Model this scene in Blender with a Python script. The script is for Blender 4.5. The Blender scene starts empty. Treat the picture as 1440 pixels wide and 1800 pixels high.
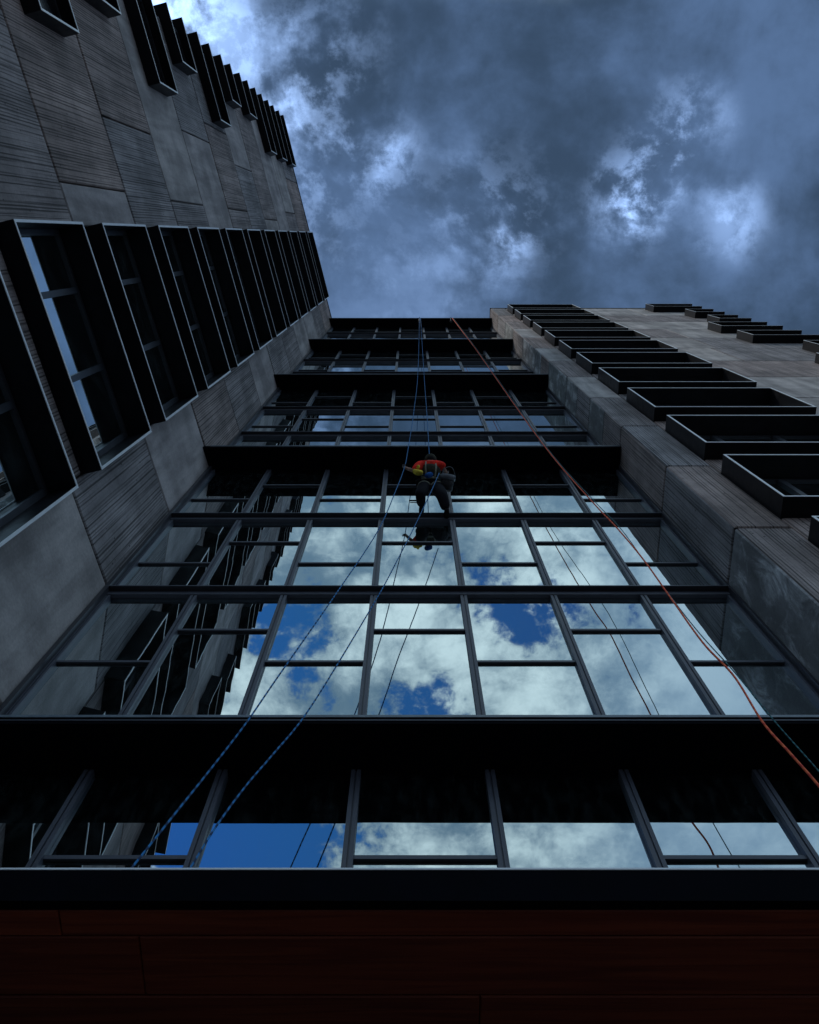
import bpy, math, random
from mathutils import Vector, Matrix
random.seed(7)
S = bpy.context.scene
D = 5.0            # metres from the camera to the glass front
ZC = 1.6           # eye height
F = 0.7035 * D     # storey height
rad = math.radians

# ------------------------------------------------------------------ camera
cam_d = bpy.data.cameras.new('camera')
cam = bpy.data.objects.new('camera', cam_d)
S.collection.objects.link(cam)
cam.location = (0, 0, ZC)
cam.rotation_euler = (rad(90) + 1.26503606, 0, 0)
cam_d.sensor_fit = 'HORIZONTAL'
cam_d.sensor_width = 36
cam_d.lens = 36 * 1537.5 / 1440
cam_d.clip_start = 0.05
cam_d.clip_end = 4000
S.camera = cam
S.view_settings.view_transform = 'Standard'
S.view_settings.look = 'None'
S.view_settings.exposure = 0.22
S.view_settings.gamma = 1.0
S.view_settings.use_curve_mapping = False

# ------------------------------------------------------------------ node helper
class NT:
    def __init__(self, tree):
        self.t = tree; self.n = tree.nodes; self.l = tree.links
    def node(self, typ, **kw):
        x = self.n.new(typ)
        for k, v in kw.items(): setattr(x, k, v)
        return x
    def put(self, sock, v):
        if v is None: return
        if isinstance(v, bpy.types.NodeSocket): self.l.new(v, sock)
        else:
            if hasattr(sock, 'default_value') and sock.type == 'RGBA' and len(v) == 3: v = (*v, 1)
            sock.default_value = v
    def math(self, op, a, b=None, c=None, clamp=False):
        x = self.node('ShaderNodeMath', operation=op, use_clamp=clamp)
        self.put(x.inputs[0], a); self.put(x.inputs[1], b); self.put(x.inputs[2], c)
        return x.outputs[0]
    def vmath(self, op, a, b=None):
        x = self.node('ShaderNodeVectorMath', operation=op)
        self.put(x.inputs[0], a); self.put(x.inputs[1], b)
        return x.outputs['Value'] if op in ('DOT_PRODUCT', 'LENGTH', 'DISTANCE') else x.outputs[0]
    def comb(self, a, b, c=0.0):
        x = self.node('ShaderNodeCombineXYZ')
        for i, v in enumerate((a, b, c)): self.put(x.inputs[i], v)
        return x.outputs[0]
    def sep(self, a):
        x = self.node('ShaderNodeSeparateXYZ'); self.put(x.inputs[0], a); return x.outputs
    def noise(self, vec, scale=1.0, detail=5.0, rough=0.5, dist=0.0):
        x = self.node('ShaderNodeTexNoise'); self.put(x.inputs['Vector'], vec)
        for k, v in (('Scale', scale), ('Detail', detail), ('Roughness', rough), ('Distortion', dist)): self.put(x.inputs[k], v)
        return x.outputs['Fac']
    def ramp(self, v, a, b, lo=0.0, hi=1.0, smooth=True):
        x = self.node('ShaderNodeMapRange'); x.interpolation_type = 'SMOOTHSTEP' if smooth else 'LINEAR'
        self.put(x.inputs[0], v)
        for i, q in enumerate((a, b, lo, hi)): self.put(x.inputs[i + 1], q)
        return x.outputs[0]
    def mix(self, f, a, b, blend='MIX'):
        x = self.node('ShaderNodeMix', data_type='RGBA', blend_type=blend)
        self.put(x.inputs[0], f); self.put(x.inputs[6], a); self.put(x.inputs[7], b)
        return x.outputs[2]

# ------------------------------------------------------------------ world: broken overcast
SUN_EL, SUN_AZ = rad(50), rad(238)       # azimuth clockwise from +Y
W = bpy.data.worlds.new('World'); S.world = W; W.use_nodes = True
w = NT(W.node_tree)
for n in list(w.n): w.n.remove(n)
out = w.node('ShaderNodeOutputWorld')
sky = w.node('ShaderNodeTexSky', sky_type='NISHITA', sun_disc=False)
sky.sun_elevation = SUN_EL; sky.sun_rotation = SUN_AZ
sky.altitude = 50; sky.air_density = 1.0; sky.dust_density = 0.4; sky.ozone_density = 3.0
tc = w.node('ShaderNodeTexCoord').outputs['Generated']
d = w.sep(tc)
zz = w.math('MAXIMUM', d[2], 0.12)
u = w.math('DIVIDE', d[0], zz); v = w.math('DIVIDE', d[1], zz)
uv = w.comb(u, v, 0.0)
warp = w.node('ShaderNodeTexNoise'); w.put(warp.inputs['Vector'], uv); warp.inputs['Scale'].default_value = 3.2; warp.inputs['Detail'].default_value = 3
wv = w.vmath('SCALE', w.vmath('SUBTRACT', warp.outputs['Color'], (0.5, 0.5, 0.5)))
wv.node.inputs['Scale'].default_value = 0.07
uvw = w.vmath('ADD', uv, wv)
uvn = w.vmath('ADD', uvw, (13.7, 5.3, 2.1))
n_big = w.noise(uvn, 3.2, 6, 0.55)
n_med = w.noise(uvn, 8.0, 12, 0.6)
n_fine = w.noise(uvn, 20.0, 12, 0.66)
def spots(lst, vec=uvw):
    tot = None
    for (su, sv, r, k) in lst:
        dd = w.vmath('DISTANCE', vec, (su, sv, 0.0))
        g = w.ramp(dd, 0.0, r, k, 0.0)
        tot = g if tot is None else w.math('ADD', tot, g)
    return tot
# the heavy cloud overhead
lum = w.math('ADD', w.math('MULTIPLY', n_big, 0.75), w.math('MULTIPLY', n_med, 0.45))
dark = w.mix(w.ramp(lum, 0.49, 0.73), (0.034, 0.062, 0.112), (0.086, 0.152, 0.29))
thin = spots([(0.235, -0.035, 0.07, .9), (0.26, -0.07, 0.07, 1.0), (0.30, -0.115, 0.07, .9), (0.25, -0.02, 0.06, .3), (0.10, -0.03, 0.10, .55), (-0.02, -0.075, 0.07, .75), (0.35, -0.015, 0.07, .6), (0.10, -0.005, 0.05, .4),
              (-0.13, -0.10, 0.14, .65), (-0.10, -0.17, 0.12, .55), (-0.24, -0.22, 0.12, 1.5), (-0.13, 0.0, 0.12, .45), (0.02, 0.05, 0.2, .25)])
wis = w.math('MULTIPLY', thin, w.math('ADD', w.ramp(n_med, 0.43, 0.62), w.math('MULTIPLY', w.ramp(n_fine, 0.46, 0.62), 0.6)))
wc = w.vmath('SCALE', (0.33, 0.50, 0.86)); w.put(wc.node.inputs['Scale'], w.math('MULTIPLY', w.math('POWER', wis, 1.3), 0.85))
front = w.vmath('ADD', dark, wc)
# thinner, sunlit cloud with blue gaps further round the sky
blue = w.vmath('SCALE', sky.outputs[0]); blue.node.inputs['Scale'].default_value = 0.085
blue = w.mix(1.0, w.vmath('MINIMUM', blue, (0.07, 0.18, 0.52)), (0.30, 0.62, 1.0), 'MULTIPLY')
bl = w.math('ADD', w.math('ADD', w.math('MULTIPLY', n_med, 0.6), w.math('MULTIPLY', n_big, 0.2)), w.math('MULTIPLY', n_fine, 0.28))
bright = w.mix(w.ramp(bl, 0.46, 0.68), (0.13, 0.22, 0.31), (0.68, 0.85, 0.91))
gap = spots([(0.125, -0.445, 0.12, 1.0), (0.19, -0.42, 0.06, .6), (0.035, -0.56, 0.11, .8), (-0.15, -0.50, 0.12, .6), (-0.33, -0.60, 0.20, .7), (-0.19, -0.44, 0.06, .5),
             (-0.27, -0.80, 0.27, 1.2), (-0.62, -0.72, 0.4, 1.2), (-0.30, -0.245, 0.06, .7), (-0.2, -0.26, .05, .6), (-0.03, -0.80, 0.12, .35), (0.02, -0.37, 0.05, .4), (0.75, -1.2, 0.5, .9), (-0.6, -1.4, 0.6, .9), (0.2, -1.6, 0.5, .8)])
gapf = w.ramp(w.math('ADD', w.math('MULTIPLY', gap, 0.75), w.math('ADD', w.math('MULTIPLY', w.math('SUBTRACT', n_med, 0.5), -2.6), w.math('MULTIPLY', w.math('SUBTRACT', n_fine, 0.5), -1.2))), 0.34, 0.66)
# cloud thins slightly to the right of the gaps, flat and even
even = w.ramp(u, 0.12, 0.42)
bright = w.mix(w.math('MULTIPLY', even, 0.75), bright, (0.26, 0.40, 0.56))
back = w.mix(gapf, bright, blue)
backf = w.ramp(w.math('ADD', v, w.math('MULTIPLY', w.math('SUBTRACT', n_big, 0.5), 0.12)), -0.228, -0.30)
col = w.mix(backf, front, back)
# towards the horizon everything settles to a grey-blue overcast
col = w.mix(w.ramp(d[2], 0.40, 0.12), col, (0.22, 0.30, 0.42))
bg = w.node('ShaderNodeBackground'); w.put(bg.inputs[0], col); bg.inputs[1].default_value = 1.0
w.l.new(bg.outputs[0], out.inputs[0])

# ------------------------------------------------------------------ sun behind the cloud
sd = bpy.data.lights.new('sun', 'SUN'); sd.energy = 1.0; sd.angle = rad(12); sd.color = (1.0, 0.92, 0.82)
sun = bpy.data.objects.new('sun', sd); S.collection.objects.link(sun)
sv = Vector((math.sin(SUN_AZ) * math.cos(SUN_EL), math.cos(SUN_AZ) * math.cos(SUN_EL), math.sin(SUN_EL)))
sun.rotation_euler = sv.to_track_quat('Z', 'Y').to_euler(); sun.location = (0, 0, 90)

# ------------------------------------------------------------------ materials
def newmat(name):
    m = bpy.data.materials.new(name); m.use_nodes = True
    t = NT(m.node_tree)
    for n in list(t.n): t.n.remove(n)
    o = t.node('ShaderNodeOutputMaterial')
    return m, t, o
def principled(t, o, col, rough=0.6, metal=0.0, normal=None, spec=0.5):
    p = t.node('ShaderNodeBsdfPrincipled')
    t.put(p.inputs['Base Color'], col); t.put(p.inputs['Roughness'], rough); t.put(p.inputs['Metallic'], metal)
    p.inputs['Specular IOR Level'].default_value = spec
    if normal is not None: t.put(p.inputs['Normal'], normal)
    t.l.new(p.outputs[0], o.inputs[0]); return p
def bump(t, h, dist, strength=1.0):
    b = t.node('ShaderNodeBump'); b.inputs['Distance'].default_value = dist; b.inputs['Strength'].default_value = strength
    t.put(b.inputs['Height'], h); return b.outputs[0]
def simple(name, col, rough=0.5, metal=0.0, var=0.25, scale=6.0, spec=0.5):
    m, t, o = newmat(name)
    P = t.node('ShaderNodeNewGeometry').outputs['Position']
    n = t.noise(P, scale, 4, 0.6)
    f = t.ramp(n, 0.3, 0.7, 1 - var, 1 + var)
    c = t.vmath('SCALE', col); t.put(c.node.inputs['Scale'], f)
    r = t.ramp(n, 0.2, 0.8, rough - 0.07, rough + 0.07)
    principled(t, o, c, r, metal, spec=spec); return m
def concrete(name, xdir, ribbed, colA, colB):
    """cast concrete; board marks run up the wall, position taken along xdir"""
    m, t, o = newmat(name)
    P = t.node('ShaderNodeNewGeometry').outputs['Position']
    rnd = t.node('ShaderNodeObjectInfo').outputs['Random']
    a = t.vmath('DOT_PRODUCT', P, (*xdir, 0.0)); z = t.sep(P)[2]
    off = t.math('MULTIPLY', rnd, 37.0)
    vec = t.comb(t.math('ADD', a, off), z, off)
    base = t.mix(rnd, colA, colB)
    cloud = t.noise(vec, 0.9, 6, 0.6)
    streak = t.noise(t.comb(t.math('MULTIPLY', a, 2.2), t.math('MULTIPLY', z, 0.28), off), 1.0, 5, 0.6, 0.4)
    fine = t.noise(vec, 24, 6, 0.7)
    k = t.math('MULTIPLY', t.ramp(cloud, 0.32, 0.70, 0.76, 1.26), t.ramp(streak, 0.35, 0.68, 0.74, 1.20))
    k = t.math('MULTIPLY', k, t.ramp(fine, 0.25, 0.75, 0.86, 1.12))
    h = t.math('MULTIPLY', fine, 0.12)
    if ribbed:
        wob = t.math('MULTIPLY', t.noise(vec, 0.7, 2), 0.02)
        ra = t.math('ADD', t.math('ADD', a, wob), off)
        sn = t.math('SINE', t.math('MULTIPLY', ra, 6.283 * 19.0))
        r1 = t.noise(t.comb(t.math('MULTIPLY', ra, 31.0), t.math('MULTIPLY', z, 0.10), 0.0), 1.0, 2, 0.55)
        r2 = t.noise(t.comb(t.math('MULTIPLY', ra, 52.0), t.math('MULTIPLY', z, 0.5), 3.0), 1.0, 2, 0.5)
        rib = t.math('ADD', t.math('MULTIPLY', r1, 0.6), t.math('ADD', t.math('MULTIPLY', r2, 0.4), t.math('MULTIPLY', sn, 0.075)))
        g = t.ramp(rib, 0.36, 0.52)
        k = t.math('MULTIPLY', k, t.math('ADD', 0.30, t.math('MULTIPLY', g, 0.80)))
        h = t.math('ADD', h, t.math('MULTIPLY', g, 1.0))
        vo = t.node('ShaderNodeTexVoronoi'); t.put(vo.inputs['Vector'], t.comb(t.math('MULTIPLY', ra, 1.0), t.math('MULTIPLY', z, 0.7), 0.0)); vo.inputs['Scale'].default_value = 5.0
        pit = t.ramp(vo.outputs['Distance'], 0.05, 0.10, 0.25, 1.0)
        k = t.math('MULTIPLY', k, pit)
    else:
        k = t.math('MULTIPLY', k, 1.30)
        if xdir == (0, 1):      # sunlight thrown off the glass, painted as pale mottling on smooth return panels
            glare_n = t.noise(t.comb(t.math('MULTIPLY', a, 1.6), t.math('MULTIPLY', z, 0.8), off), 1.3, 8, 0.7, 0.8)
            k = t.math('MULTIPLY', k, t.ramp(glare_n, 0.46, 0.68, 0.62, 1.9))
    c = t.vmath('SCALE', base); t.put(c.node.inputs['Scale'], k)
    principled(t, o, c, 0.78, 0.0, bump(t, h, 0.008 if ribbed else 0.004), spec=0.35)
    return m
TH = rad(13.2)
LX = (-math.sin(TH), -math.cos(TH))
CA, CB = (0.26, 0.25, 0.255), (0.34, 0.265, 0.235)
M = {}
M['bars'] = simple('window_bar_metal', (0.035, 0.04, 0.05), 0.4, var=.1)
M['rib_l'] = concrete('ribbed_concrete_left', LX, True, CA, CB)
M['smo_l'] = concrete('smooth_concrete_left', LX, False, (0.30, 0.275, 0.26), (0.28, 0.255, 0.25))
M['rib_r'] = concrete('ribbed_concrete_right', (1, 0), True, CA, CB)
M['smo_r'] = concrete('smooth_concrete_right', (1, 0), False, (0.33, 0.31, 0.295), (0.30, 0.285, 0.275))
M['rib_q'] = concrete('ribbed_concrete_return', (0, 1), True, CA, CB)
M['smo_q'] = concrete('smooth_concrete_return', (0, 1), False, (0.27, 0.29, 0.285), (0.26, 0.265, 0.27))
M['core'] = simple('dark_joint', (0.02, 0.02, 0.022), 0.9, spec=0.1)
M['black'] = simple('black_metal', (0.008, 0.009, 0.012), 0.45, spec=0.18)
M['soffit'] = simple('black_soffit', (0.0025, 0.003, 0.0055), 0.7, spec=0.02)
M['rim'] = simple('highlight_edge_trim', (0.86, 0.90, 0.92), 0.35, 0.0, var=.05)  # pale tone paints the bright highlight along metal edges
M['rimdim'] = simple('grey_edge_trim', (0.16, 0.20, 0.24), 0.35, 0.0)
M['alu'] = simple('mullion_metal', (0.082, 0.090, 0.115), 0.45, 0.0, var=0.12, scale=3)
M['aludk'] = simple('dark_frame_metal', (0.035, 0.036, 0.045), 0.42, var=0.12)
M['plaster'] = simple('interior_plaster', (0.24, 0.30, 0.29), 0.8, var=0.1, scale=1.0)
M['pale'] = simple('interior_pale', (0.75, 0.85, 0.82), 0.7, var=0.05)
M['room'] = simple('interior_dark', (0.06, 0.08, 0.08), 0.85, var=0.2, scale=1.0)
# coated facade glass: each pane bows a little differently
def glass(name, refl, tcol, rcol, bow):
    m, t, o = newmat(name)
    P = t.node('ShaderNodeNewGeometry').outputs['Position']
    rnd = t.node('ShaderNodeObjectInfo').outputs['Random']
    off = t.math('MULTIPLY', rnd, 91.0)
    px = t.sep(P)
    vec = t.comb(px[0], t.math('ADD', t.math('MULTIPLY', px[2], 0.8), t.math('MULTIPLY', px[1], 1.0)), off)
    nz = t.noise(vec, 1.1, 2.0, 0.4)
    nz2 = t.noise(t.vmath('MULTIPLY', vec, (2.6, 0.5, 1)), 1.0, 1.0, 0.4)
    nrm = bump(t, t.math('ADD', nz, t.math('MULTIPLY', nz2, 0.35)), bow)
    fr = t.node('ShaderNodeFresnel'); fr.inputs['IOR'].default_value = 1.5; t.put(fr.inputs['Normal'], nrm)
    fac = t.math('ADD', t.math('MULTIPLY', fr.outputs[0], 0.8), refl, clamp=True)
    dirt = t.noise(t.comb(t.math('MULTIPLY', px[0], 3.0), px[2], off), 3.0, 6, 0.65)
    gl = t.node('ShaderNodeBsdfGlossy'); gl.inputs['Roughness'].default_value = 0.0; t.put(gl.inputs['Color'], rcol); t.put(gl.inputs['Normal'], nrm)
    tr = t.node('ShaderNodeBsdfTransparent'); t.put(tr.inputs['Color'], tcol)
    a = t.node('ShaderNodeMixShader'); t.put(a.inputs[0], fac); t.l.new(tr.outputs[0], a.inputs[1]); t.l.new(gl.outputs[0], a.inputs[2])
    df = t.node('ShaderNodeBsdfDiffuse'); df.inputs['Color'].default_value = (0.35, 0.45, 0.45, 1)
    b = t.node('ShaderNodeMixShader'); t.put(b.inputs[0], t.ramp(dirt, 0.42, 0.8, 0.003, 0.045))
    t.l.new(a.outputs[0], b.inputs[1]); t.l.new(df.outputs[0], b.inputs[2])
    t.l.new(b.outputs[0], o.inputs[0]); return m
M['glass'] = glass('coated_glass', 0.62, (0.56, 0.70, 0.68), (0.88, 0.975, 1.0), 0.0018)
M['glassdk'] = glass('dark_window_glass', 0.80, (0.25, 0.3, 0.3), (0.85, 0.97, 1.0), 0.001)
M['blackglass'] = simple('black_glass', (0.006, 0.006, 0.008), 0.25, var=.1, spec=.2)
# canopy timber
def timber():
    m, t, o = newmat('red_timber')
    P = t.node('ShaderNodeNewGeometry').outputs['Position']
    rnd = t.node('ShaderNodeObjectInfo').outputs['Random']
    s = t.sep(P); off = t.math('MULTIPLY', rnd, 53.0)
    vec = t.comb(t.math('MULTIPLY', s[0], 0.9), t.math('MULTIPLY', t.math('ADD', s[1], off), 22.0), off)
    g = t.noise(vec, 1.0, 6, 0.62, 0.8)
    c = t.mix(t.ramp(g, 0.3, 0.7), (0.20, 0.028, 0.011), (0.40, 0.075, 0.025))
    c2 = t.vmath('SCALE', c); t.put(c2.node.inputs['Scale'], t.ramp(rnd, 0.0, 1.0, 0.7, 1.3, False))
    principled(t, o, c2, 0.5, 0, bump(t, g, 0.0015)); return m
M['wood'] = timber()

# ------------------------------------------------------------------ mesh helpers
PW = {}
def link(o, parent, Mw):
    S.collection.objects.link(o)
    if parent is not None:
        o.parent = parent; o.matrix_basis = PW[parent.name].inverted() @ Mw
    else: o.matrix_basis = Mw
    PW[o.name] = Mw; return o
def thing(name, label, cat, loc, group=None):
    o = bpy.data.objects.new(name, None); o.empty_display_size = 0.3
    link(o, None, Matrix.Translation(loc)); tag(o, label, cat, group); return o
def tag(o, label, cat, group=None):
    o['label'] = label; o['category'] = cat
    if group: o['group'] = group
    return o
_cubes = {}
def cube_mesh(mat):
    if mat.name not in _cubes:
        me = bpy.data.meshes.new('bar_' + mat.name)
        v = [(x, y, z) for x in (-.5, .5) for y in (-.5, .5) for z in (-.5, .5)]
        f = [(0, 1, 3, 2), (4, 6, 7, 5), (0, 4, 5, 1), (2, 3, 7, 6), (0, 2, 6, 4), (1, 5, 7, 3)]
        me.from_pydata(v, [], f); me.materials.append(mat); _cubes[mat.name] = me
    return _cubes[mat.name]
def frame(ox, oy, xdir):
    """wall frame: local x along the wall, local y outward, z up from eye level"""
    x = Vector((*xdir, 0)).normalized(); y = Vector((0, 0, 1)).cross(x)
    m = Matrix.Identity(4)
    for i in range(3): m[i][0] = x[i]; m[i][1] = y[i]
    m[0][3] = ox; m[1][3] = oy; m[2][3] = ZC
    return m
def bar(name, parent, fr, a0, a1, o0, o1, z0, z1, mat):
    o = bpy.data.objects.new(name, cube_mesh(mat))
    Mw = fr @ Matrix.Translation(((a0 + a1) / 2, (o0 + o1) / 2, (z0 + z1) / 2)) @ Matrix.Diagonal((abs(a1 - a0), abs(o1 - o0), abs(z1 - z0), 1))
    return link(o, parent, Mw)
def boxes_mesh(name, parent, fr, lst, mat, mats=None):
    """several solid boxes of one part; lst of (a0,a1,o0,o1,z0,z1[,mat index])"""
    V, Fc, mi = [], [], []
    a, b, c = lst[0][0], lst[0][2], lst[0][4]
    for bx in lst:
        n = len(V)
        V += [(x - a, y - b, z - c) for x in bx[0:2] for y in bx[2:4] for z in bx[4:6]]
        Fc += [tuple(n + i for i in q) for q in ((0, 1, 3, 2), (4, 6, 7, 5), (0, 4, 5, 1), (2, 3, 7, 6), (0, 2, 6, 4), (1, 5, 7, 3))]
        mi += [bx[6] if len(bx) > 6 else 0] * 6
    me = bpy.data.meshes.new(name); me.from_pydata(V, [], Fc)
    me.materials.append(mat)
    for m in (mats or []): me.materials.append(m)
    me.polygons.foreach_set('material_index', mi)
    o = bpy.data.objects.new(name, me)
    return link(o, parent, fr @ Matrix.Translation((a, b, c)))
def panel(parent, fr, a0, a1, z0, z1, mat, thick=0.12, ch=0.018, proud=0.0, name='panel'):
    w_, h_ = (a1 - a0) / 2, (z1 - z0) / 2
    V = []
    for (x, y, z) in ((w_, -thick, h_), (w_, -ch, h_), (w_ - ch, 0, h_ - ch)):
        V += [(-x, y, -z), (x, y, -z), (x, y, z), (-x, y, z)]
    Fc = [(8, 11, 10, 9)]
    for r in (0, 4):
        for i in range(4):
            j = (i + 1) % 4; Fc.append((r + i, r + 4 + i, r + 4 + j, r + j))
    me = bpy.data.meshes.new(name); me.from_pydata(V, [], Fc); me.materials.append(mat)
    o = bpy.data.objects.new(name, me)
    return link(o, parent, fr @ Matrix.Translation(((a0 + a1) / 2, proud, (z0 + z1) / 2)))
G = 0.017            # half joint
JO = 0.395 * F       # joint level inside a storey

# ------------------------------------------------------------------ ground
me = bpy.data.meshes.new('ground'); R = 1500
me.from_pydata([(-R, -R, 0), (R, -R, 0), (R, R, 0), (-R, R, 0)], [], [(0, 1, 2, 3)])
M['ground'] = simple('paving', (0.10, 0.10, 0.105), 0.85, var=0.3, scale=1.5)
me.materials.append(M['ground'])
g = bpy.data.objects.new('ground', me); S.collection.objects.link(g); g['kind'] = 'structure'

TOP = 14.70 * F
JZ = [(-.605 + k) * F for k in range(0, 16)]          # joint levels below .. roof
JZ = [z for z in JZ if z > -ZC] ; JZ = [-ZC + 0.02] + [z for z in JZ if z < TOP - .4 * F] + [TOP]

# ------------------------------------------------------------------ window boxes (projecting surrounds)
def window_box(parent, fr, a0, a1, z0, z1, jut, wrap=None, rev=False, T=0.022):
    """four thin plates standing out of the wall, edge strip painted pale as a highlight, pane and bars inside"""
    bk = -.20 if wrap is None else -.02; rc = bk + .02 if wrap is None else 0.0
    L = [(a0, a1, bk, jut, z0, z0 + T), (a0, a1, bk, jut, z1 - T, z1), (a0, a0 + T, bk, jut, z0 + T, z1 - T)]
    if wrap is None: L.append((a1 - T, a1, bk, jut, z0 + T, z1 - T))
    else:  # the plates run on round the corner
        L[0] = (a0, a1 + jut, -.02, jut, z0, z0 + T); L[1] = (a0, a1 + jut, -.02, jut, z1 - T, z1)
        for zq in (z0, z1 - T): L.append((a1 + .003, a1 + jut, -wrap, -.02, zq, zq + T))
    b = boxes_mesh('window_box', parent, fr, L, M['black'])
    E = jut + .003; e0 = jut - .004
    aR = a1 if wrap is None else a1 + jut
    rw = 0.040
    R_ = [(a0, aR, e0, E + .004, z0, z0 + rw), (a0, aR, e0, E + .004, z1 - rw, z1), (a0, a0 + rw, e0, E + .004, z0 + rw, z1 - rw)]
    if wrap is None: R_.append((a1 - rw, a1, e0, E + .004, z0 + rw, z1 - rw))
    boxes_mesh('highlight_trim', b, fr, R_, M['rim'])
    ae = a1 - T if wrap is None else a1
    fw = 0.09
    zi0, zi1 = z0 + T, z1 - T
    boxes_mesh('window_frame', b, fr, [(a0 + T, ae, .022 + rc, .07 + rc, zi0, zi0 + fw), (a0 + T, ae, .022 + rc, .07 + rc, zi1 - fw, zi1),
        (a0 + T, a0 + T + fw, .022 + rc, .07 + rc, zi0 + fw, zi1 - fw), (ae - fw, ae, .022 + rc, .07 + rc, zi0 + fw, zi1 - fw)], M['bars'])
    am = a0 + (ae - a0) * (0.5)
    if wrap is None:
        for q in ((a0 + (a1 - a0) * .36), (a0 + (a1 - a0) * .72)):
            bar('window_bar', b, fr, q - .05, q + .05, .022 + rc, .085 + rc, zi0 + fw, zi1 - fw, M['bars'])
    bar('pane', b, fr, a0 + T + fw, ae - fw, .024 + rc, .036 + rc, zi0 + fw, zi1 - fw, M['glassdk'] if wrap is None else M['blackglass'])
    return b

# ------------------------------------------------------------------ LEFT WING
LC = (-.885 * D, D)
frL = frame(*LC, LX)
lw = thing('concrete_wing', 'tall dark concrete wing on the left with black box windows against the sky', 'building', (LC[0] - 1, 0, 0))
TE = 2.22 * D                        # corner of the wing
boxes_mesh('wall_core', lw, frL, [(-3.0, TE - .12, -9, -.45, -ZC + .01, TOP - .05)], M['core'])
bar('roof_coping', lw, frL, -.3, TE + .03, -.6, .03, TOP, TOP + .10, M['aludk'])
JUT_L = .06 * D
b1 = lambda i: (3.533 + 1.01 * i) * F
b2 = lambda i: (4.662 + 1.034 * i) * F
T0, T1 = .34 * D, 1.058 * D
zA = [  # for each storey from the lowest: kind of strip panel, outer-zone segments [(from,to,kind)...] in t/D
]
def seg(z0, z1, parts):
    if any(abs(z0 / F - q) < .1 for q in (2.395, 5.395, 8.395, 11.395)): z0 += .03
    for (a, b, kind) in parts:
        a, b = a * D, b * D
        panel(lw, frL, a + G, b - G, z0 + G * (1.6), z1 - G * 1.6, M['rib_l' if kind == 'r' else 'smo_l'], proud=random.uniform(-.004, .004))
strip = {2: 's', 3: 'r', 4: 's', 5: 'r', 6: 'r', 7: 's', 8: 'r', 9: 'r', 10: 's', 11: 's', 12: 'r', 13: 'r', 14: 'r'}
outer = {
 2: [(1.058, 1.6, 'r'), (1.6, 2.22, 's')], 3: [(1.058, 1.73, 'r'), (1.73, 2.22, 's')], 4: [(1.058, 1.205, 's'), (1.205, 2.22, 'r')],
 5: [(1.058, 1.50, 'r'), (1.50, 2.22, 'r')], 6: [(1.058, 1.197, 'r'), (1.197, 2.22, 's')], 7: [(1.058, 1.598, 's'), (1.598, 2.22, 'r')],
 8: [(1.058, 1.20, 'r'), (1.20, 1.72, 'r'), (1.72, 2.22, 'r')], 9: [(1.058, 1.52, 'r'), (1.52, 2.22, 's')], 10: [(1.058, 1.16, 's'), (1.16, 2.22, 'r')],
 11: [(1.058, 2.22, 's')], 12: [(1.058, 1.25, 'r'), (1.25, 2.22, 's')], 13: [(1.058, 1.6, 'r'), (1.6, 2.22, 'r')], 14: [(1.058, 1.5, 'r'), (1.5, 2.22, 's')]}
for i in range(len(JZ) - 1):
    z0, z1 = JZ[i], JZ[i + 1]
    k = i   # storey index; JZ[3] ~ 2.395F
    kk = int(round((z0 / F + .605))) - 1 if i else 0
    k = max(kk, 0)
    seg(z0, z1, [(0.0, .34, strip.get(k, 'rs'[k % 2]))])
    seg(z0, z1, outer.get(k, [(1.058, 1.5, 'sr'[k % 2]), (1.5, 2.22, 'rs'[k % 2])]))
# spandrels between and behind the boxes of the first column
for i in range(-5, 11):
    z0 = b1(i)
    if z0 > -ZC + .3:
        nz = b1(i + 1) if i < 10 else TOP
        if i == 10: nz = TOP
        panel(lw, frL, T0 + G, T1 - G, z0 + .742 * F, nz - G, M['rib_l'], name='spandrel_panel')
        window_box(lw, frL, T0, T1, z0, z0 + .742 * F, JUT_L)
long_ = {0: 1, 1: 0, 2: 1, 3: 0, 4: 1, 5: 0, 6: 0, 7: 1, 8: 1, 9: 1, -1: 0, -2: 1, -3: 0, -4: 1}
for i in range(-4, 10):
    window_box(lw, frL, (1.75 if long_[i] else 1.973) * D, TE, b2(i), b2(i) + .502 * F, JUT_L, wrap=1.6)
# end face of the wing, round the corner
eF = frame(*((frL @ Vector((TE, 0, 0))).xy), (math.cos(TH) * -1, math.sin(TH)))
for i in range(len(JZ) - 1):
    panel(lw, eF, .12 + G, 4.0, JZ[i] + G, JZ[i + 1] - G, M['rib_r' if i % 2 else 'smo_r'])
    panel(lw, eF, 4.03, 8.6, JZ[i] + G, JZ[i + 1] - G, M['smo_r' if i % 2 else 'rib_r'])

# ------------------------------------------------------------------ RIGHT WING
RX, RY = .935 * D, .80 * D
REND = 3.145 * D
frR = frame(RX, RY, (-1, 0))       # local x points to -X
frR2 = Matrix.Identity(4); frR2[0][3] = RX; frR2[1][3] = RY; frR2[2][3] = ZC
rw_ = thing('concrete_wing', 'grey concrete wing on the right with rows of black box windows', 'building', (RX + 3, RY + 1, 0))
boxes_mesh('wall_core', rw_, frR, [(-(REND - RX) + .12, -.12, -9, -.45, -ZC + .01, TOP - .05)], M['core'])
bar('roof_coping', rw_, frR, -(REND - RX) - .03, .03, -.6, .03, TOP, TOP + .10, M['aludk'])
frQ = frame(RX, RY, (0, 1))        # return face, outward is -X
JUT_R = .065 * D
def rpan(x0, x1, z0, z1, kind, name='panel'):   # x in D units, measured to the right
    panel(rw_, frR, -(x1 * D - RX) + G, -(x0 * D - RX) - G, z0 + G * 1.6, z1 - G * 1.6, M['rib_r' if kind == 'r' else 'smo_r'], proud=random.uniform(-.004, .004), name=name)
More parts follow.
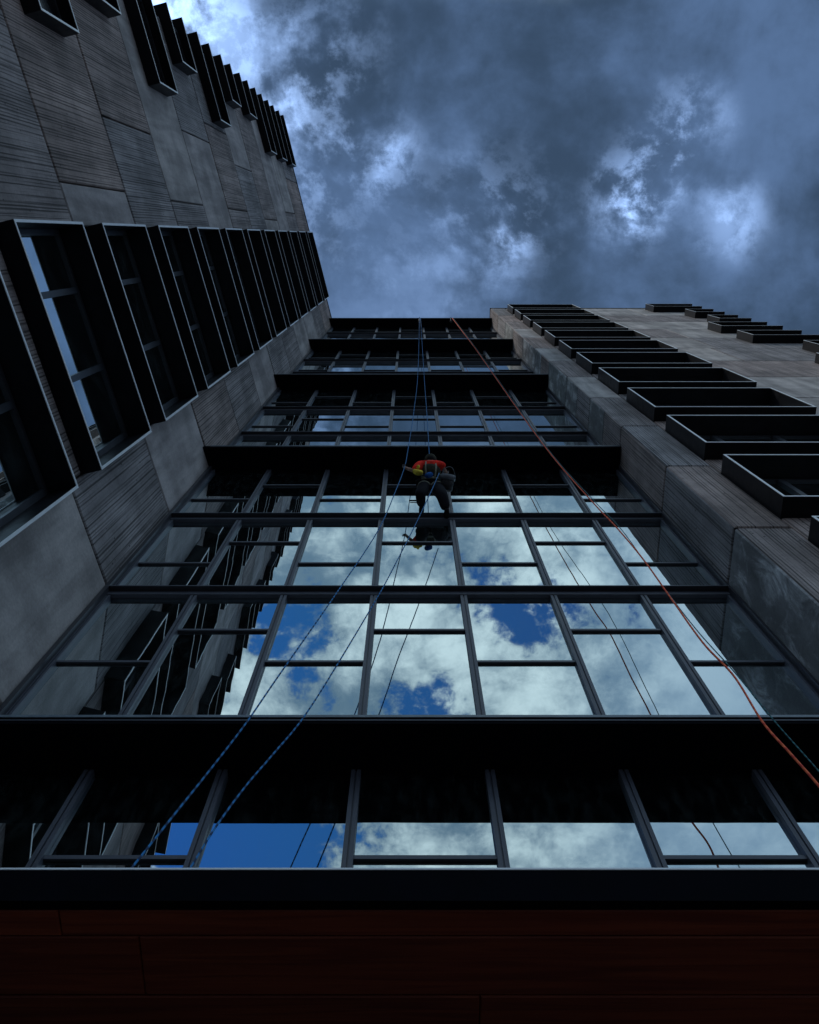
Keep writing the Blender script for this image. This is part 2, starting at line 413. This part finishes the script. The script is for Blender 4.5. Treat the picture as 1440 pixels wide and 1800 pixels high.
stripR = {2: 'r', 3: 'r', 4: 'r', 5: 'r', 6: 's', 7: 'r', 8: 's', 9: 'r', 10: 's', 11: 'r', 12: 'r', 13: 'r', 14: 's'}
retR = {2: 's', 3: 'r', 4: 'r', 5: 'rs', 6: 'rs', 7: 's', 8: 'rs', 9: 's', 10: 'r', 11: 's', 12: 'r', 13: 'r', 14: 'r'}
outR = {4: [(1.84, 2.4, 'r'), (2.4, 3.145, 's')], 5: [(1.84, 2.6, 's'), (2.6, 3.145, 's')], 6: [(1.84, 3.145, 's')], 7: [(1.84, 3.145, 'r')], 8: [(1.84, 2.25, 's'), (2.25, 3.145, 'r')],
        9: [(1.84, 2.3, 's'), (2.3, 3.145, 'r')], 10: [(1.84, 2.3, 'r'), (2.3, 3.145, 's')], 11: [(1.84, 3.145, 's')], 12: [(1.84, 3.145, 'r')], 13: [(1.84, 2.5, 's'), (2.5, 3.145, 's')]}
for i in range(len(JZ) - 1):
    z0, z1 = JZ[i], JZ[i + 1]
    k = max(int(round((z0 / F + .605))) - 1, 0) if i else 0
    rpan(.935, 1.105, z0, z1, stripR.get(k, 'r'))
    for (x0, x1, q) in outR.get(k, [(1.84, 2.5, 'r'), (2.5, 3.145, 's')]): rpan(x0, x1, z0, z1, q)
    q = retR.get(k, 's')
    if len(q) == 2:
        zm = z0 + (z1 - z0) * .5
        panel(rw_, frQ, G, .20 * D, z0 + G * 1.6, zm - G, M['rib_q'], name='return_panel')
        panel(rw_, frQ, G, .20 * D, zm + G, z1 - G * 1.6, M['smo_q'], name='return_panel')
    else:
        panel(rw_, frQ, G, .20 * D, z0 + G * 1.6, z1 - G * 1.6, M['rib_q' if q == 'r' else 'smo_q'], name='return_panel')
X0, X1 = 1.105 * D, 1.835 * D
for i in range(-5, 11):
    z0 = b1(i) - .01 * F
    if z0 > -ZC + .3:
        nz = b1(i + 1) if i < 10 else TOP
        rpan(1.105, 1.835, z0 + .742 * F, nz, 'r', 'spandrel_panel')
        window_box(rw_, frR, -(X1 - RX), -(X0 - RX), z0, z0 + .742 * F, JUT_R)
# second column, wrapping the far corner: mirrored frame
frRm = frR @ Matrix.Diagonal((-1, 1, 1, 1))
def window_box_r(x0, z0, z1, T=0.022):
    a0, a1, jut = -(REND - RX), -(x0 * D - RX), JUT_R
    L = [(a0 - jut, a1, -.02, jut, z0, z0 + T), (a0 - jut, a1, -.02, jut, z1 - T, z1), (a1 - T, a1, -.02, jut, z0 + T, z1 - T)]
    for zq in (z0, z1 - T): L.append((a0 - jut, a0 - .003, -1.6, -.02, zq, zq + T))
    b = boxes_mesh('window_box', rw_, frR, L, M['black'])
    rw = .03
    boxes_mesh('highlight_trim', b, frR, [(a0 - jut, a1, jut - .004, jut + .007, z0, z0 + rw), (a0 - jut, a1, jut - .004, jut + .007, z1 - rw, z1), (a1 - rw, a1, jut - .004, jut + .007, z0 + rw, z1 - rw)], M['rim'])
    bar('pane', b, frR, a0 + .05, a1 - T - .05, .024, .036, z0 + T + .05, z1 - T - .05, M['blackglass'])
for i in range(-4, 10):
    x0 = 2.68 if i in (9, 6, 5, 3, 1, 0, -2, -3) else 2.91
    window_box_r(x0, b2(i), b2(i) + .502 * F)
endR = frame(REND, RY, (0, 1)) @ Matrix.Diagonal((1, -1, 1, 1))
eR = Matrix.Identity(4); eR[0][0] = 0; eR[1][0] = -1; eR[0][1] = 1; eR[1][1] = 0; eR[0][3] = REND; eR[1][3] = RY; eR[2][3] = ZC
for i in range(len(JZ) - 1):
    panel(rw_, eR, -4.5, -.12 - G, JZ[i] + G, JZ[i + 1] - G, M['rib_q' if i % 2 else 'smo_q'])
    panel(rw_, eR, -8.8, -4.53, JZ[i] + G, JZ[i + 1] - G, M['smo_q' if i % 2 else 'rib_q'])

# ------------------------------------------------------------------ GLASS FRONT
gf = thing('glass_front', 'central glass front with black ledges between the two concrete wings', 'building', (0, D + .5, 0))
frG = frame(0, D, (-1, 0))         # outward -Y
frC = Matrix.Identity(4); frC[1][3] = D; frC[2][3] = ZC      # plain axes: x right, y INTO the building
FX0, BW = -.6227492 * D, .2596224 * D
XL, XR = -.882 * D, .935 * D
Z1 = 3.76 * D; ZB = 1.4705 * D
lev = {k: Z1 + k * F for k in range(-3, 10)}
def gb(name, x0, x1, y0, y1, z0, z1, mat, parent=None): return bar(name, parent or gf, frC, x0, x1, y0, y1, z0, z1, mat)
mx = [FX0 + k * BW for k in range(-1, 7)]; mx[0] = XL + .05; mx[-1] = XR - .045
LD = .112 * D
ledge_z = {-4: ZB, 0: lev[0], 3: lev[3], 6: lev[6], 9: lev[9]}
def ledge(z, th=.13):
    xl = XL - .112 * D * math.tan(TH) + .03
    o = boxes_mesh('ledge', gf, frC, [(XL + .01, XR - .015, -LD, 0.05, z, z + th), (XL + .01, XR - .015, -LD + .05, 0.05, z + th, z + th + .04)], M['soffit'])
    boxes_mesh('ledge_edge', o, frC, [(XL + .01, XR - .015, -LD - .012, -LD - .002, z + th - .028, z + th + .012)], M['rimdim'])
    boxes_mesh('drip_groove', o, frC, [(XL + .01, XR - .015, -LD - .006, -LD - .001, z + .05, z + .066)], M['alu'])
    # wedge that closes the ledge against the splayed wing
    V = [(XL + .01, 0.05, z), (XL + .01, -LD, z), (xl - .06, -LD, z), (XL + .01, 0.05, z + th), (XL + .01, -LD, z + th), (xl - .06, -LD, z + th)]
    me = bpy.data.meshes.new('ledge_end'); me.from_pydata([(a, b, c) for a, b, c in V], [], [(0, 2, 1), (3, 4, 5), (1, 2, 5, 4), (0, 1, 4, 3), (0, 3, 5, 2)]); me.materials.append(M['soffit'])
    link(bpy.data.objects.new('ledge_end', me), o, frC.copy())
for k, z in ledge_z.items(): ledge(z)
# parapet above the top ledge
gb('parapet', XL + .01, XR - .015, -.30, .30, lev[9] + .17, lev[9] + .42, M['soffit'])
groups = [(.62 * D, ZB), (ZB + .17, lev[0]), (lev[0] + .17, lev[3]), (lev[3] + .17, lev[6]), (lev[6] + .17, lev[9])]
for gi, (z0, z1) in enumerate(groups):
    for i, x in enumerate(mx):
        hw = .047 if 0 < i < 7 else .04
        # cap with a shadow gap down its middle
        boxes_mesh('mullion', gf, frC, [(x - hw, x - .008, -.055, .03, z0, z1), (x + .008, x + hw, -.055, .03, z0, z1), (x - .008, x + .008, -.035, .03, z0, z1)], M['alu'])
    for sx in (0, 1):
        xa, xb = (XL - .03, XL + .03) if sx == 0 else (XR - .035, XR)
        gb('end_frame', xa, xb, -.14, .03, z0, z1, M['aludk'])
def pane(x0, x1, z0, z1, i=0):
    o = gb('pane', x0, x1, .0, .012, z0, z1, M['glass'])
    # panes are never quite parallel
    loc, rot, sc = o.matrix_basis.decompose()
    tilt = Matrix.Rotation(random.uniform(-.0011, .0011), 4, 'X') @ Matrix.Rotation(random.uniform(-.0016, .0016), 4, 'Z')
    o.matrix_basis = Matrix.Translation(loc) @ tilt @ Matrix.Diagonal((*sc, 1))
def transom(x0, x1, z, mat='alu', h=.046, dpt=.026):
    o = boxes_mesh('transom', gf, frC, [(x0, x1, -dpt, .03, z - h / 2, z + h / 2)], M['aludk'])
    boxes_mesh('transom_cap', o, frC, [(x0, x1, -dpt - .006, -dpt - .001, z - h / 2, z + h / 2)], M[mat])
def row(z0, z1, split):
    for b in range(7):
        x0, x1 = mx[b] + (.038 if b == 0 else .05), mx[b + 1] - (.038 if b == 6 else .05)
        s = split[b]
        if s is None: pane(x0, x1, z0, z1); continue
        zm = z0 + (z1 - z0) * s
        pane(x0, x1, z0, zm - .03); pane(x0, x1, zm + .03, z1)
        transom(x0 - .005, x1 + .005, zm)
SP = [.36, .66, .36, .66, .36, .66, .36]
# low storey above the canopy
zt = 1.225 * D
row(.62 * D, ZB, [None if b % 2 == 0 else (zt - .62 * D) / (ZB - .62 * D) for b in range(7)])
fl = {-3: (ZB + .17, lev[-2])}
starts = [ZB + .17] + [lev[k] for k in range(-2, 9)]
for k in range(-3, 9):
    z0 = ZB + .17 if k == -3 else (lev[k] + (.17 if k % 3 == 0 else .09))
    z1 = lev[k + 1] - (0 if (k + 1) % 3 == 0 else .09)
    if k == -3: sp = [(1.934 - 1.505) / (2.335 - 1.505), (2.115 - 1.505) / (2.335 - 1.505)]; sp = [sp[b % 2] for b in range(7)]
    else: sp = SP
    row(z0, z1, sp)
for k in (-2, -1, 1, 2, 4, 5, 7, 8):
    z = lev[k]
    o = boxes_mesh('floor_band', gf, frC, [(XL - .02, XR - .01, -.06, .03, z - .08, z + .05)], M['alu'])
    boxes_mesh('band_groove', o, frC, [(XL - .02, XR - .01, -.063, -.0605, z - .078, z - .064), (XL - .02, XR - .01, -.063, -.0605, z + .02, z + .026)], M['aludk'])
    boxes_mesh('band_cap', o, frC, [(XL - .02, XR - .01, -.135, .03, z + .051, z + .082)], M['aludk'])
    boxes_mesh('band_nose', o, frC, [(XL - .02, XR - .01, -.141, -.136, z + .056, z + .080)], M['alu'])
# rooms behind the glass
IX0, IX1 = XL + .03, XR + 2.0
for k in list(range(-3, 10)):
    z = lev[k] if k > -3 else ZB + .02
    gb('floor_slab', IX0, XR, .04, 6.0, z - .06 if k > -3 else z, z + .13, M['plaster'])
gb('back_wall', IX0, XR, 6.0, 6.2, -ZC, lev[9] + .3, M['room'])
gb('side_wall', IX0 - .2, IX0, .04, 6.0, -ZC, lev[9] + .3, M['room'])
gb('side_wall', XR, XR + .2, .05, 6.0, -ZC, lev[9] + .3, M['plaster'])
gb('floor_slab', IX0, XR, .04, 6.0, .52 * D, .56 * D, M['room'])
for k in range(-3, 9):
    z0 = starts[k + 3] + .15; z1 = lev[k + 1] - .07
    gb('column', XL + .20, XL + .32, .16, .40, z0, z1, M['pale'])
    gb('partition', XL + .9 + .1 * (k % 3), XL + 1.0 + .1 * (k % 3), 1.2, 4.6, z0, z1, M['plaster'])
    gb('blind', XR - .75, XR - .25, .5, .53, z0 + .3, z1, M['plaster'])
# roof deck so that the rooms are closed
gb('roof_deck', IX0, XR, .04, 8.0, lev[9] + .14, lev[9] + .30, M['aludk'])
gb('lower_wall', XL, XR, .0, .2, -ZC, .62 * D, M['aludk'])

# ------------------------------------------------------------------ CANOPY
CY = .52 * D; CZ = .588 * D; CT = 1.2 * .52 * D
cx0, cx1 = -1.15 * D + .35, 1.9 * D
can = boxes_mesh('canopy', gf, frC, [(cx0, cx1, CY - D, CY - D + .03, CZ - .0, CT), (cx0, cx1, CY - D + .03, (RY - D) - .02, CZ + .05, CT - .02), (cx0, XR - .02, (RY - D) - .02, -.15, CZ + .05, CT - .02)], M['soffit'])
boxes_mesh('canopy_highlight_edge', can, frC, [(cx0, cx1, CY - D - .004, CY - D + .03, CT + .001, CT + .012)], M['rim'])
boxes_mesh('canopy_trim', can, frC, [(cx0, cx1, CY - D + .03, CY - D + .045, CZ, CZ + .05)], M['soffit'])
ys = [CY + .048, .557 * D, .6196 * D, .682 * D, .745 * D, .795 * D]
cuts = [-.29, -.226, .0605, -.4, .2]
for r in range(5):
    y0, y1 = ys[r], ys[r + 1]
    xs = [cuts[r] * D + 3.9 * j for j in range(-3, 4)]
    xs = [cx0] + [x for x in xs if cx0 + .3 < x < cx1 - .3] + [cx1]
    for j in range(len(xs) - 1):
        dz = random.uniform(0, .004)
        x0, x1 = xs[j] + .002, xs[j + 1] - .002
        ch = .006
        V = []
        for (e, z) in ((0, .03), (0, ch), (ch, 0)):
            V += [(x0 + e, y0 + .003 + e - D, CZ + z + dz), (x1 - e, y0 + .003 + e - D, CZ + z + dz), (x1 - e, y1 - .003 - e - D, CZ + z + dz), (x0 + e, y1 - .003 - e - D, CZ + z + dz)]
        ox, oy, oz = V[0]
        me = bpy.data.meshes.new('plank')
        Fc = [(8, 11, 10, 9)] + [(q + a, q + (a + 1) % 4, q + 4 + (a + 1) % 4, q + 4 + a) for q in (0, 4) for a in range(4)]
        me.from_pydata([(a - ox, b - oy, c - oz) for a, b, c in V], [], Fc); me.materials.append(M['wood'])
        link(bpy.data.objects.new('plank', me), can, frC @ Matrix.Translation((ox, oy, oz)))

# ------------------------------------------------------------------ ROPES
def px_at(x, y, Y):
    """point of the place that lies at depth Y (in D) and is seen at (x, y) of the photograph"""
    a, b = (x - 720) / 1537.5, (900 - y) / 1537.5
    c, s = math.cos(1.26503606), math.sin(1.26503606)
    r = Vector((a, c - b * s, s + b * c)); r *= Y * D / r.y
    return Vector((r.x, r.y, r.z + ZC))
def rope_mat(name, c1, c2, freq=26.0, th=0.5):
    m, t, o = newmat(name)
    P = t.node('ShaderNodeNewGeometry').outputs['Position']; s = t.sep(P)
    k = t.math('SINE', t.math('MULTIPLY', t.math('ADD', s[2], t.math('MULTIPLY', s[0], 1.3)), freq * 6.283))
    n = t.noise(P, 160, 2)
    f = t.ramp(t.math('ADD', k, t.math('MULTIPLY', n, .6)), th - .2, th + .2)
    principled(t, o, t.mix(f, c1, c2), 0.7, 0, bump(t, k, .002)); return m
M['blue_rope'] = rope_mat('blue_rope', (0.03, 0.26, 0.62), (0.01, 0.05, 0.14), 9)
M['teal_rope'] = rope_mat('teal_rope', (0.025, 0.20, 0.22), (0.01, 0.06, 0.07), 14)
M['orange_rope'] = rope_mat('orange_rope', (1.0, 0.17, 0.05), (0.75, 0.06, 0.03), 9, .7)
def catmull(P, n=10):
    Q = [2 * P[0] - P[1]] + P + [2 * P[-1] - P[-2]]; R_ = []
    for i in range(1, len(Q) - 2):
        for j in range(n):
            t = j / n
            R_.append(.5 * ((2 * Q[i]) + (Q[i + 1] - Q[i - 1]) * t + (2 * Q[i - 1] - 5 * Q[i] + 4 * Q[i + 1] - Q[i + 2]) * t * t + (-Q[i - 1] + 3 * Q[i] - 3 * Q[i + 1] + Q[i + 2]) * t ** 3))
    R_.append(P[-1]); return R_
def tube_data(P, r, n=6, rfun=None):
    V, Fc = [], []
    for i, p in enumerate(P):
        tng = (P[min(i + 1, len(P) - 1)] - P[max(i - 1, 0)]).normalized()
        up = Vector((0, 1, 0)) if abs(tng.y) < .9 else Vector((1, 0, 0))
        a = tng.cross(up).normalized(); b = tng.cross(a)
        rr = rfun(i / (len(P) - 1)) if rfun else r
        for j in range(n):
            w_ = 2 * math.pi * j / n; V.append(p + a * math.cos(w_) * rr + b * math.sin(w_) * rr)
    for i in range(len(P) - 1):
        for j in range(n):
            k = (j + 1) % n; Fc.append((i * n + j, i * n + k, i * n + n + k, i * n + n + j))
    Fc.append(tuple(range(n - 1, -1, -1))); Fc.append(tuple(len(V) - n + j for j in range(n)))
    return V, Fc
def tube(name, P, r, mat, parent=None, n=6, rfun=None, smooth=True):
    V, Fc = tube_data(P, r, n, rfun); o0 = P[0]
    me = bpy.data.meshes.new(name); me.from_pydata([tuple(q - o0) for q in V], [], Fc); me.materials.append(mat)
    if smooth: me.polygons.foreach_set('use_smooth', [True] * len(me.polygons))
    return link(bpy.data.objects.new(name, me), parent, Matrix.Translation(o0))
YR = .862
r1 = [px_at(737.5, 559, YR), px_at(735, 650, YR), px_at(728, 720, .855), px_at(717, 792, .862), px_at(711, 822, .858)]
r1b = r1 + [px_at(696, 862, .845), px_at(665, 932, .82), px_at(590, 1045, .79), px_at(492, 1185, .78), px_at(432, 1272, .77), px_at(372, 1350, .77), px_at(300, 1440, .76), px_at(225, 1534, .76), px_at(205, 1560, .76)]
tag(tube('rope', catmull(r1b), .0085, M['blue_rope']), 'blue rope held in the window cleaner\'s left hand, falling lower left to the canopy', 'rope')
tag(tube('rope', catmull([px_at(739.5, 559, YR), px_at(745, 650, YR), px_at(751, 735, YR), px_at(754, 785, .845), px_at(756, 815, .86), px_at(760, 838, .88)]), .0085, M['blue_rope']), 'taut blue rope the window cleaner hangs from, running up to the parapet', 'rope')
tag(tube('rope', catmull([px_at(772, 832, .85), px_at(757, 866, .85), px_at(729, 925, .85), px_at(700, 982, .85), px_at(667, 1044, .84), px_at(592, 1170, .83), px_at(533, 1262, .82), px_at(480, 1326, .81), px_at(432, 1382, .80), px_at(382, 1450, .79), px_at(335, 1525, .79), px_at(312, 1560, .79)]), .0085, M['blue_rope']), 'blue rope trailing down from the window cleaner\'s waist, right of the other blue rope', 'rope')
tag(tube('rope', catmull([px_at(795, 559, .87), px_at(835, 612, .86), px_at(900, 705, .85), px_at(968, 798, .84), px_at(1045, 886, .83), px_at(1082, 925, .83), px_at(1130, 982, .82), px_at(1182, 1055, .82), px_at(1236, 1130, .80), px_at(1290, 1188, .80), px_at(1340, 1268, .79), px_at(1390, 1325, .78), px_at(1445, 1388, .78), px_at(1530, 1500, .78), px_at(1570, 1550, .78)]), .011, M['orange_rope']), 'orange red rope sweeping from the parapet down past the lower right corner', 'rope')
tag(tube('rope', catmull([px_at(797, 559, .88), px_at(837, 612, .87), px_at(903, 706, .86), px_at(972, 800, .85), px_at(1048, 884, .85), px_at(1092, 930, .845), px_at(1150, 1010, .84), px_at(1222, 1104, .83), px_at(1290, 1180, .82), px_at(1362, 1268, .82), px_at(1445, 1362, .81), px_at(1560, 1500, .80), px_at(1590, 1540, .8)]), .0065, M['teal_rope']), 'thin teal rope hanging just beside the orange red rope', 'rope')
for x, lab in ((737, 'small dark rope anchor on the parapet above the blue ropes'), (792.5, 'small dark rope anchor on the parapet above the orange red rope')):
    p = px_at(x, 560, .885)
    A = thing('rope_anchor', lab, 'anchor', p)
    tube('hook', [p + Vector((0, .12, -.35)), p + Vector((0, .05, .05)), p + Vector((0, 0, .13)), p + Vector((.02, -.08, .10))], .018, M['aludk'], A, 6)
    tube('base_plate', [p + Vector((0, .12, -.40)), p + Vector((0, .12, -.34))], .08, M['aludk'], A, 8)

# ------------------------------------------------------------------ WINDOW CLEANER
def fabric(name, col, rough=.85): return simple(name, col, rough, var=.35, scale=9, spec=.15)
M['skin'] = fabric('skin', (0.36, 0.20, 0.14), .55); M['shirt'] = fabric('red_shirt', (0.90, 0.035, 0.02))
M['vest'] = fabric('olive_cloth', (0.055, 0.055, 0.04)); M['trouser'] = fabric('dark_trousers', (0.012, 0.013, 0.018))
M['boot'] = fabric('boot_rubber', (0.008, 0.008, 0.009)); M['yellow'] = fabric('yellow_cloth', (0.85, 0.66, 0.08))
M['strap'] = fabric('pale_webbing', (0.30, 0.31, 0.25)); M['bucket'] = simple('grey_bucket', (0.16, 0.18, 0.20), .4)
M['bucketdk'] = simple('black_bucket', (0.012, 0.012, 0.015), .5); M['bluec'] = fabric('blue_cloth', (0.02, 0.10, 0.32)); M['glove'] = fabric('grey_glove', (0.22, 0.22, 0.22))
def skinmesh(name, verts, edges, radii, mat, parent, root=0, sub=2, flat=None):
    me = bpy.data.meshes.new(name); o0 = verts[root]
    me.from_pydata([tuple(q - o0) for q in verts], edges, []); me.materials.append(mat)
    o = bpy.data.objects.new(name, me); link(o, parent, Matrix.Translation(o0))
    sk = o.modifiers.new('skin', 'SKIN'); sk.use_smooth_shade = True
    for i, r in enumerate(radii):
        s = me.skin_vertices[0].data[i]; s.radius = (r, r) if not isinstance(r, tuple) else r
        s.use_root = (i == root)
    ss = o.modifiers.new('sub', 'SUBSURF'); ss.levels = sub; ss.render_levels = sub
    return o
hip = px_at(757, 852, .915)
neck = px_at(757, 815, .845); head = px_at(757, 804, .835)
chest = hip.lerp(neck, .6)
X = Vector((1, 0, 0))
worker = thing('person', 'window cleaner in red shirt and dark trousers hanging in a harness on ropes', 'person', hip)
shL, shR = neck + Vector((-.21, .03, -.07)), neck + Vector((.20, .03, -.07))
handL = px_at(712, 822, .862); elL = shL.lerp(handL, .5) + Vector((-.02, -.06, -.12))
elL = px_at(728, 828, .855)
elR = px_at(780, 824, .86); handR = px_at(785, 831, .89)
hL, hR = hip + Vector((-.10, .02, -.03)), hip + Vector((.10, .02, -.03))
footR = px_at(785, 903, .972); kneeR = px_at(777, 870, .915) ; ankR = footR + Vector((0, -.04, .07))
footL = px_at(741, 896, .972); kneeL = px_at(739, 868, .91); ankL = footL + Vector((0, -.04, .07))
hips_up = hip + (chest - hip) * .3
body_v = [hip, hips_up, chest, neck, head, shL, elL, handL, shR, elR, handR, hL, kneeL, ankL, hR, kneeR, ankR]
body_e = [(0, 1), (1, 2), (2, 3), (3, 4), (3, 5), (5, 6), (6, 7), (3, 8), (8, 9), (9, 10), (0, 11), (11, 12), (12, 13), (0, 14), (14, 15), (15, 16)]
skinmesh('body', body_v, body_e, [.13, .12, .15, .06, .075, .065, .042, .028, .065, .042, .028, .085, .06, .045, .085, .06, .045], M['skin'], worker)
hd = (head - neck).normalized()
hc = neck + hd * .13
def ell(name, c, rx, ry, rz, mat, parent, seg=14, rings=9, half=None):
    V, Fc = [], []
    for i in range(rings + 1):
        ph = math.pi * i / rings
        for j in range(seg):
            th_ = 2 * math.pi * j / seg
            V.append((rx * math.sin(ph) * math.cos(th_), ry * math.sin(ph) * math.sin(th_), rz * math.cos(ph)))
    for i in range(rings):
        for j in range(seg):
            k = (j + 1) % seg; Fc.append((i * seg + j, i * seg + seg + j, i * seg + seg + k, i * seg + k))
    me = bpy.data.meshes.new(name); me.from_pydata(V, [], Fc); me.materials.append(mat); me.polygons.foreach_set('use_smooth', [True] * len(me.polygons))
    return link(bpy.data.objects.new(name, me), parent, Matrix.Translation(c))
ell('head', hc, .078, .095, .115, M['skin'], worker)
ell('cap', hc + Vector((0, 0, .045)), .125, .14, .11, M['vest'], worker)
ell('hair', hc + Vector((0, -.03, .0)), .084, .085, .10, M['boot'], worker)
skinmesh('shirt', [hips_up, chest, neck - Vector((0, 0, .05)), shL, elL, shR, elR, shL.lerp(elL, .5) + Vector((0, 0, -.02)), shR.lerp(elR, .5)],
         [(0, 1), (1, 2), (2, 3), (3, 7), (7, 4), (2, 5), (5, 8), (8, 6)], [.14, .15, .085, .125, .07, .125, .07, .10, .10], M['shirt'], worker)
skinmesh('vest', [hip + (chest - hip) * .35, chest + Vector((0, -.03, 0)), neck + Vector((0, -.02, -.04))], [(0, 1), (1, 2)], [.20, .235, .17], M['vest'], worker)
skinmesh('trousers', [hip, hL, kneeL, ankL, hR, kneeR, ankR, hips_up], [(0, 1), (1, 2), (2, 3), (0, 4), (4, 5), (5, 6), (0, 7)], [.19, .15, .11, .08, .15, .12, .09, .17], M['trouser'], worker)
for ft, ak in ((footL, ankL), (footR, ankR)):
    skinmesh('boot', [ak, ft, ft + Vector((.01, -.10, .0)), ft + Vector((0, .10, -.01))], [(0, 1), (1, 2), (1, 3)], [.06, .055, .045, .045], M['boot'], worker, root=1)
def hand(name, w0, direc, side):
    dv = direc.normalized(); sx = dv.cross(side).normalized(); palm = w0 + dv * .045
    V = [w0, palm]; E = [(0, 1)]; Rr = [.028, .036]
    for q in range(4):
        s = (q - 1.5) * .021; L = (.070, .080, .075, .058)[q]
        b0 = palm + sx * s + dv * .03; b1_ = b0 + dv * L * .5 - side * .02; b2_ = b1_ + dv * L * .15 - side * .04
        n = len(V); V += [b0, b1_, b2_]; E += [(1, n), (n, n + 1), (n + 1, n + 2)]; Rr += [.011, .0095, .008]
    n = len(V); V += [w0 + dv * .02 + sx * .035, w0 + dv * .055 + sx * .055 - side * .02]; E += [(0, n), (n, n + 1)]; Rr += [.012, .009]
    return skinmesh(name, V, E, Rr, M['glove'], worker)
hand('hand', handL - (handL - elL).normalized() * .06, handL - elL, Vector((0, 1, 0)))
hand('hand', handR - (handR - elR).normalized() * .06, handR - elR, Vector((0, 1, 0)))
# harness
def loop(c, ax, ay, rx, ry, n=20): return [c + ax * math.cos(2 * math.pi * i / n) * rx + ay * math.sin(2 * math.pi * i / n) * ry for i in range(n + 1)]
tv = (chest - hip).normalized(); tb = tv.cross(X).normalized()
tube('harness_belt', loop(hips_up, X, tb, .185, .175), .022, M['strap'], worker)
for s, h in ((-1, hL), (1, hR)):
    k = kneeL if s < 0 else kneeR; m_ = h.lerp(k, .22); dv = (k - h).normalized(); sx = dv.cross(Vector((0, 1, 0))).normalized(); sy = dv.cross(sx)
    tube('leg_loop', loop(m_, sx, sy, .125, .125), .018, M['strap'], worker)
    tube('shoulder_strap', catmull([hips_up + X * s * .08 + tb * .17, chest + X * s * .10 + tb * .20, neck + X * s * .10 + tb * .10, neck + X * s * .09 - tb * .10, chest + X * s * .1 - tb * .20, hips_up + X * s * .08 - tb * .17], 5), .017, M['strap'], worker)
    # metal karabiners and gear loops on the belt
    for q in range(2):
        c = hips_up + X * s * (.15 + .03 * q) + Vector((0, -.10 - .05 * q, -.09))
        tube('karabiner', loop(c, X, Vector((0, .3, 1)).normalized(), .03, .06, 12), .008, M['strap'], worker)
seatc = hip + Vector((0, .0, -.16))
skinmesh('seat_sling', [seatc + X * -.20, seatc, seatc + X * .20], [(0, 1), (1, 2)], [(.05, .12), (.06, .15), (.05, .12)], M['boot'], worker, root=1)
skinmesh('gear_bag', [hip + Vector((-.20, -.06, .06)), hip + Vector((-.23, -.06, -.16))], [(0, 1)], [.07, .085], M['boot'], worker)
# things he carries
pb = px_at(786, 849, .90)
B = thing('bucket', 'grey and black bucket hanging at the window cleaner\'s right hip', 'bucket', pb)
ax = Vector((.15, -1, .50)).normalized()
def lathe(name, c, axis, prof, mat, parent, n=20):
    ax_ = axis.normalized(); a = ax_.cross(Vector((1, 0, 0))).normalized(); b = ax_.cross(a)
    V = [tuple(ax_ * z + a * math.cos(2 * math.pi * j / n) * r + b * math.sin(2 * math.pi * j / n) * r) for (r, z) in prof for j in range(n)]
    Fc = [(i * n + j, i * n + (j + 1) % n, i * n + n + (j + 1) % n, i * n + n + j) for i in range(len(prof) - 1) for j in range(n)]
    me = bpy.data.meshes.new(name); me.from_pydata(V, [], Fc); me.materials.append(mat); me.polygons.foreach_set('use_smooth', [True] * len(me.polygons))
    return link(bpy.data.objects.new(name, me), parent, Matrix.Translation(c))
lathe('pail', pb, ax, [(.001, -.15), (.105, -.15), (.115, -.14), (.14, .15), (.13, .15), (.105, -.13)], M['bucketdk'], B)
lathe('band', pb, ax, [(.1385, .05), (.146, .05), (.152, .15), (.144, .152)], M['bucket'], B)
tube('bail', catmull([pb + ax * .14 + Vector((-.14, 0, 0)), pb + ax * .30 + Vector((-.06, 0, 0)), pb + ax * .30 + Vector((.06, 0, 0)), pb + ax * .14 + Vector((.14, 0, 0))], 6), .006, M['bucket'], B)
yb = px_at(734, 828, .85)
Yp = thing('tool_pouch', 'yellow tool pouch at the window cleaner\'s left side', 'pouch', yb)
skinmesh('pouch', [yb + Vector((-.10, 0, .02)), yb, yb + Vector((.05, .02, -.10)), yb + Vector((.10, .03, .02))], [(0, 1), (1, 2), (1, 3)], [.045, .085, .06, .04], M['yellow'], Yp, root=1)
skinmesh('flap', [yb + Vector((-.02, -.07, .07)), yb + Vector((.05, -.06, .05))], [(0, 1)], [.05, .045], M['yellow'], Yp)
cb = px_at(754, 835, .855)
Cb = thing('cloth', 'blue cleaning cloth tucked at the back of the window cleaner\'s belt', 'cloth', cb)
skinmesh('rag', [cb + Vector((.06, 0, .05)), cb, cb + Vector((-.06, 0, -.06))], [(0, 1), (1, 2)], [.045, .06, .03], M['bluec'], Cb, root=1)
sq = px_at(733, 880, .955)
Q = thing('squeegee', 'black squeegee held against the pane left of the window cleaner\'s legs', 'squeegee', sq)
tube('handle', [px_at(744, 858, .90), sq], .014, M['boot'], Q)
tube('blade', [sq + Vector((-.15, .0, .0)), sq + Vector((.16, .0, .0))], .016, M['boot'], Q)
tube('channel', [sq + Vector((-.13, .02, -.06)), sq + Vector((.13, .02, -.06))], .010, M['bucket'], Q)
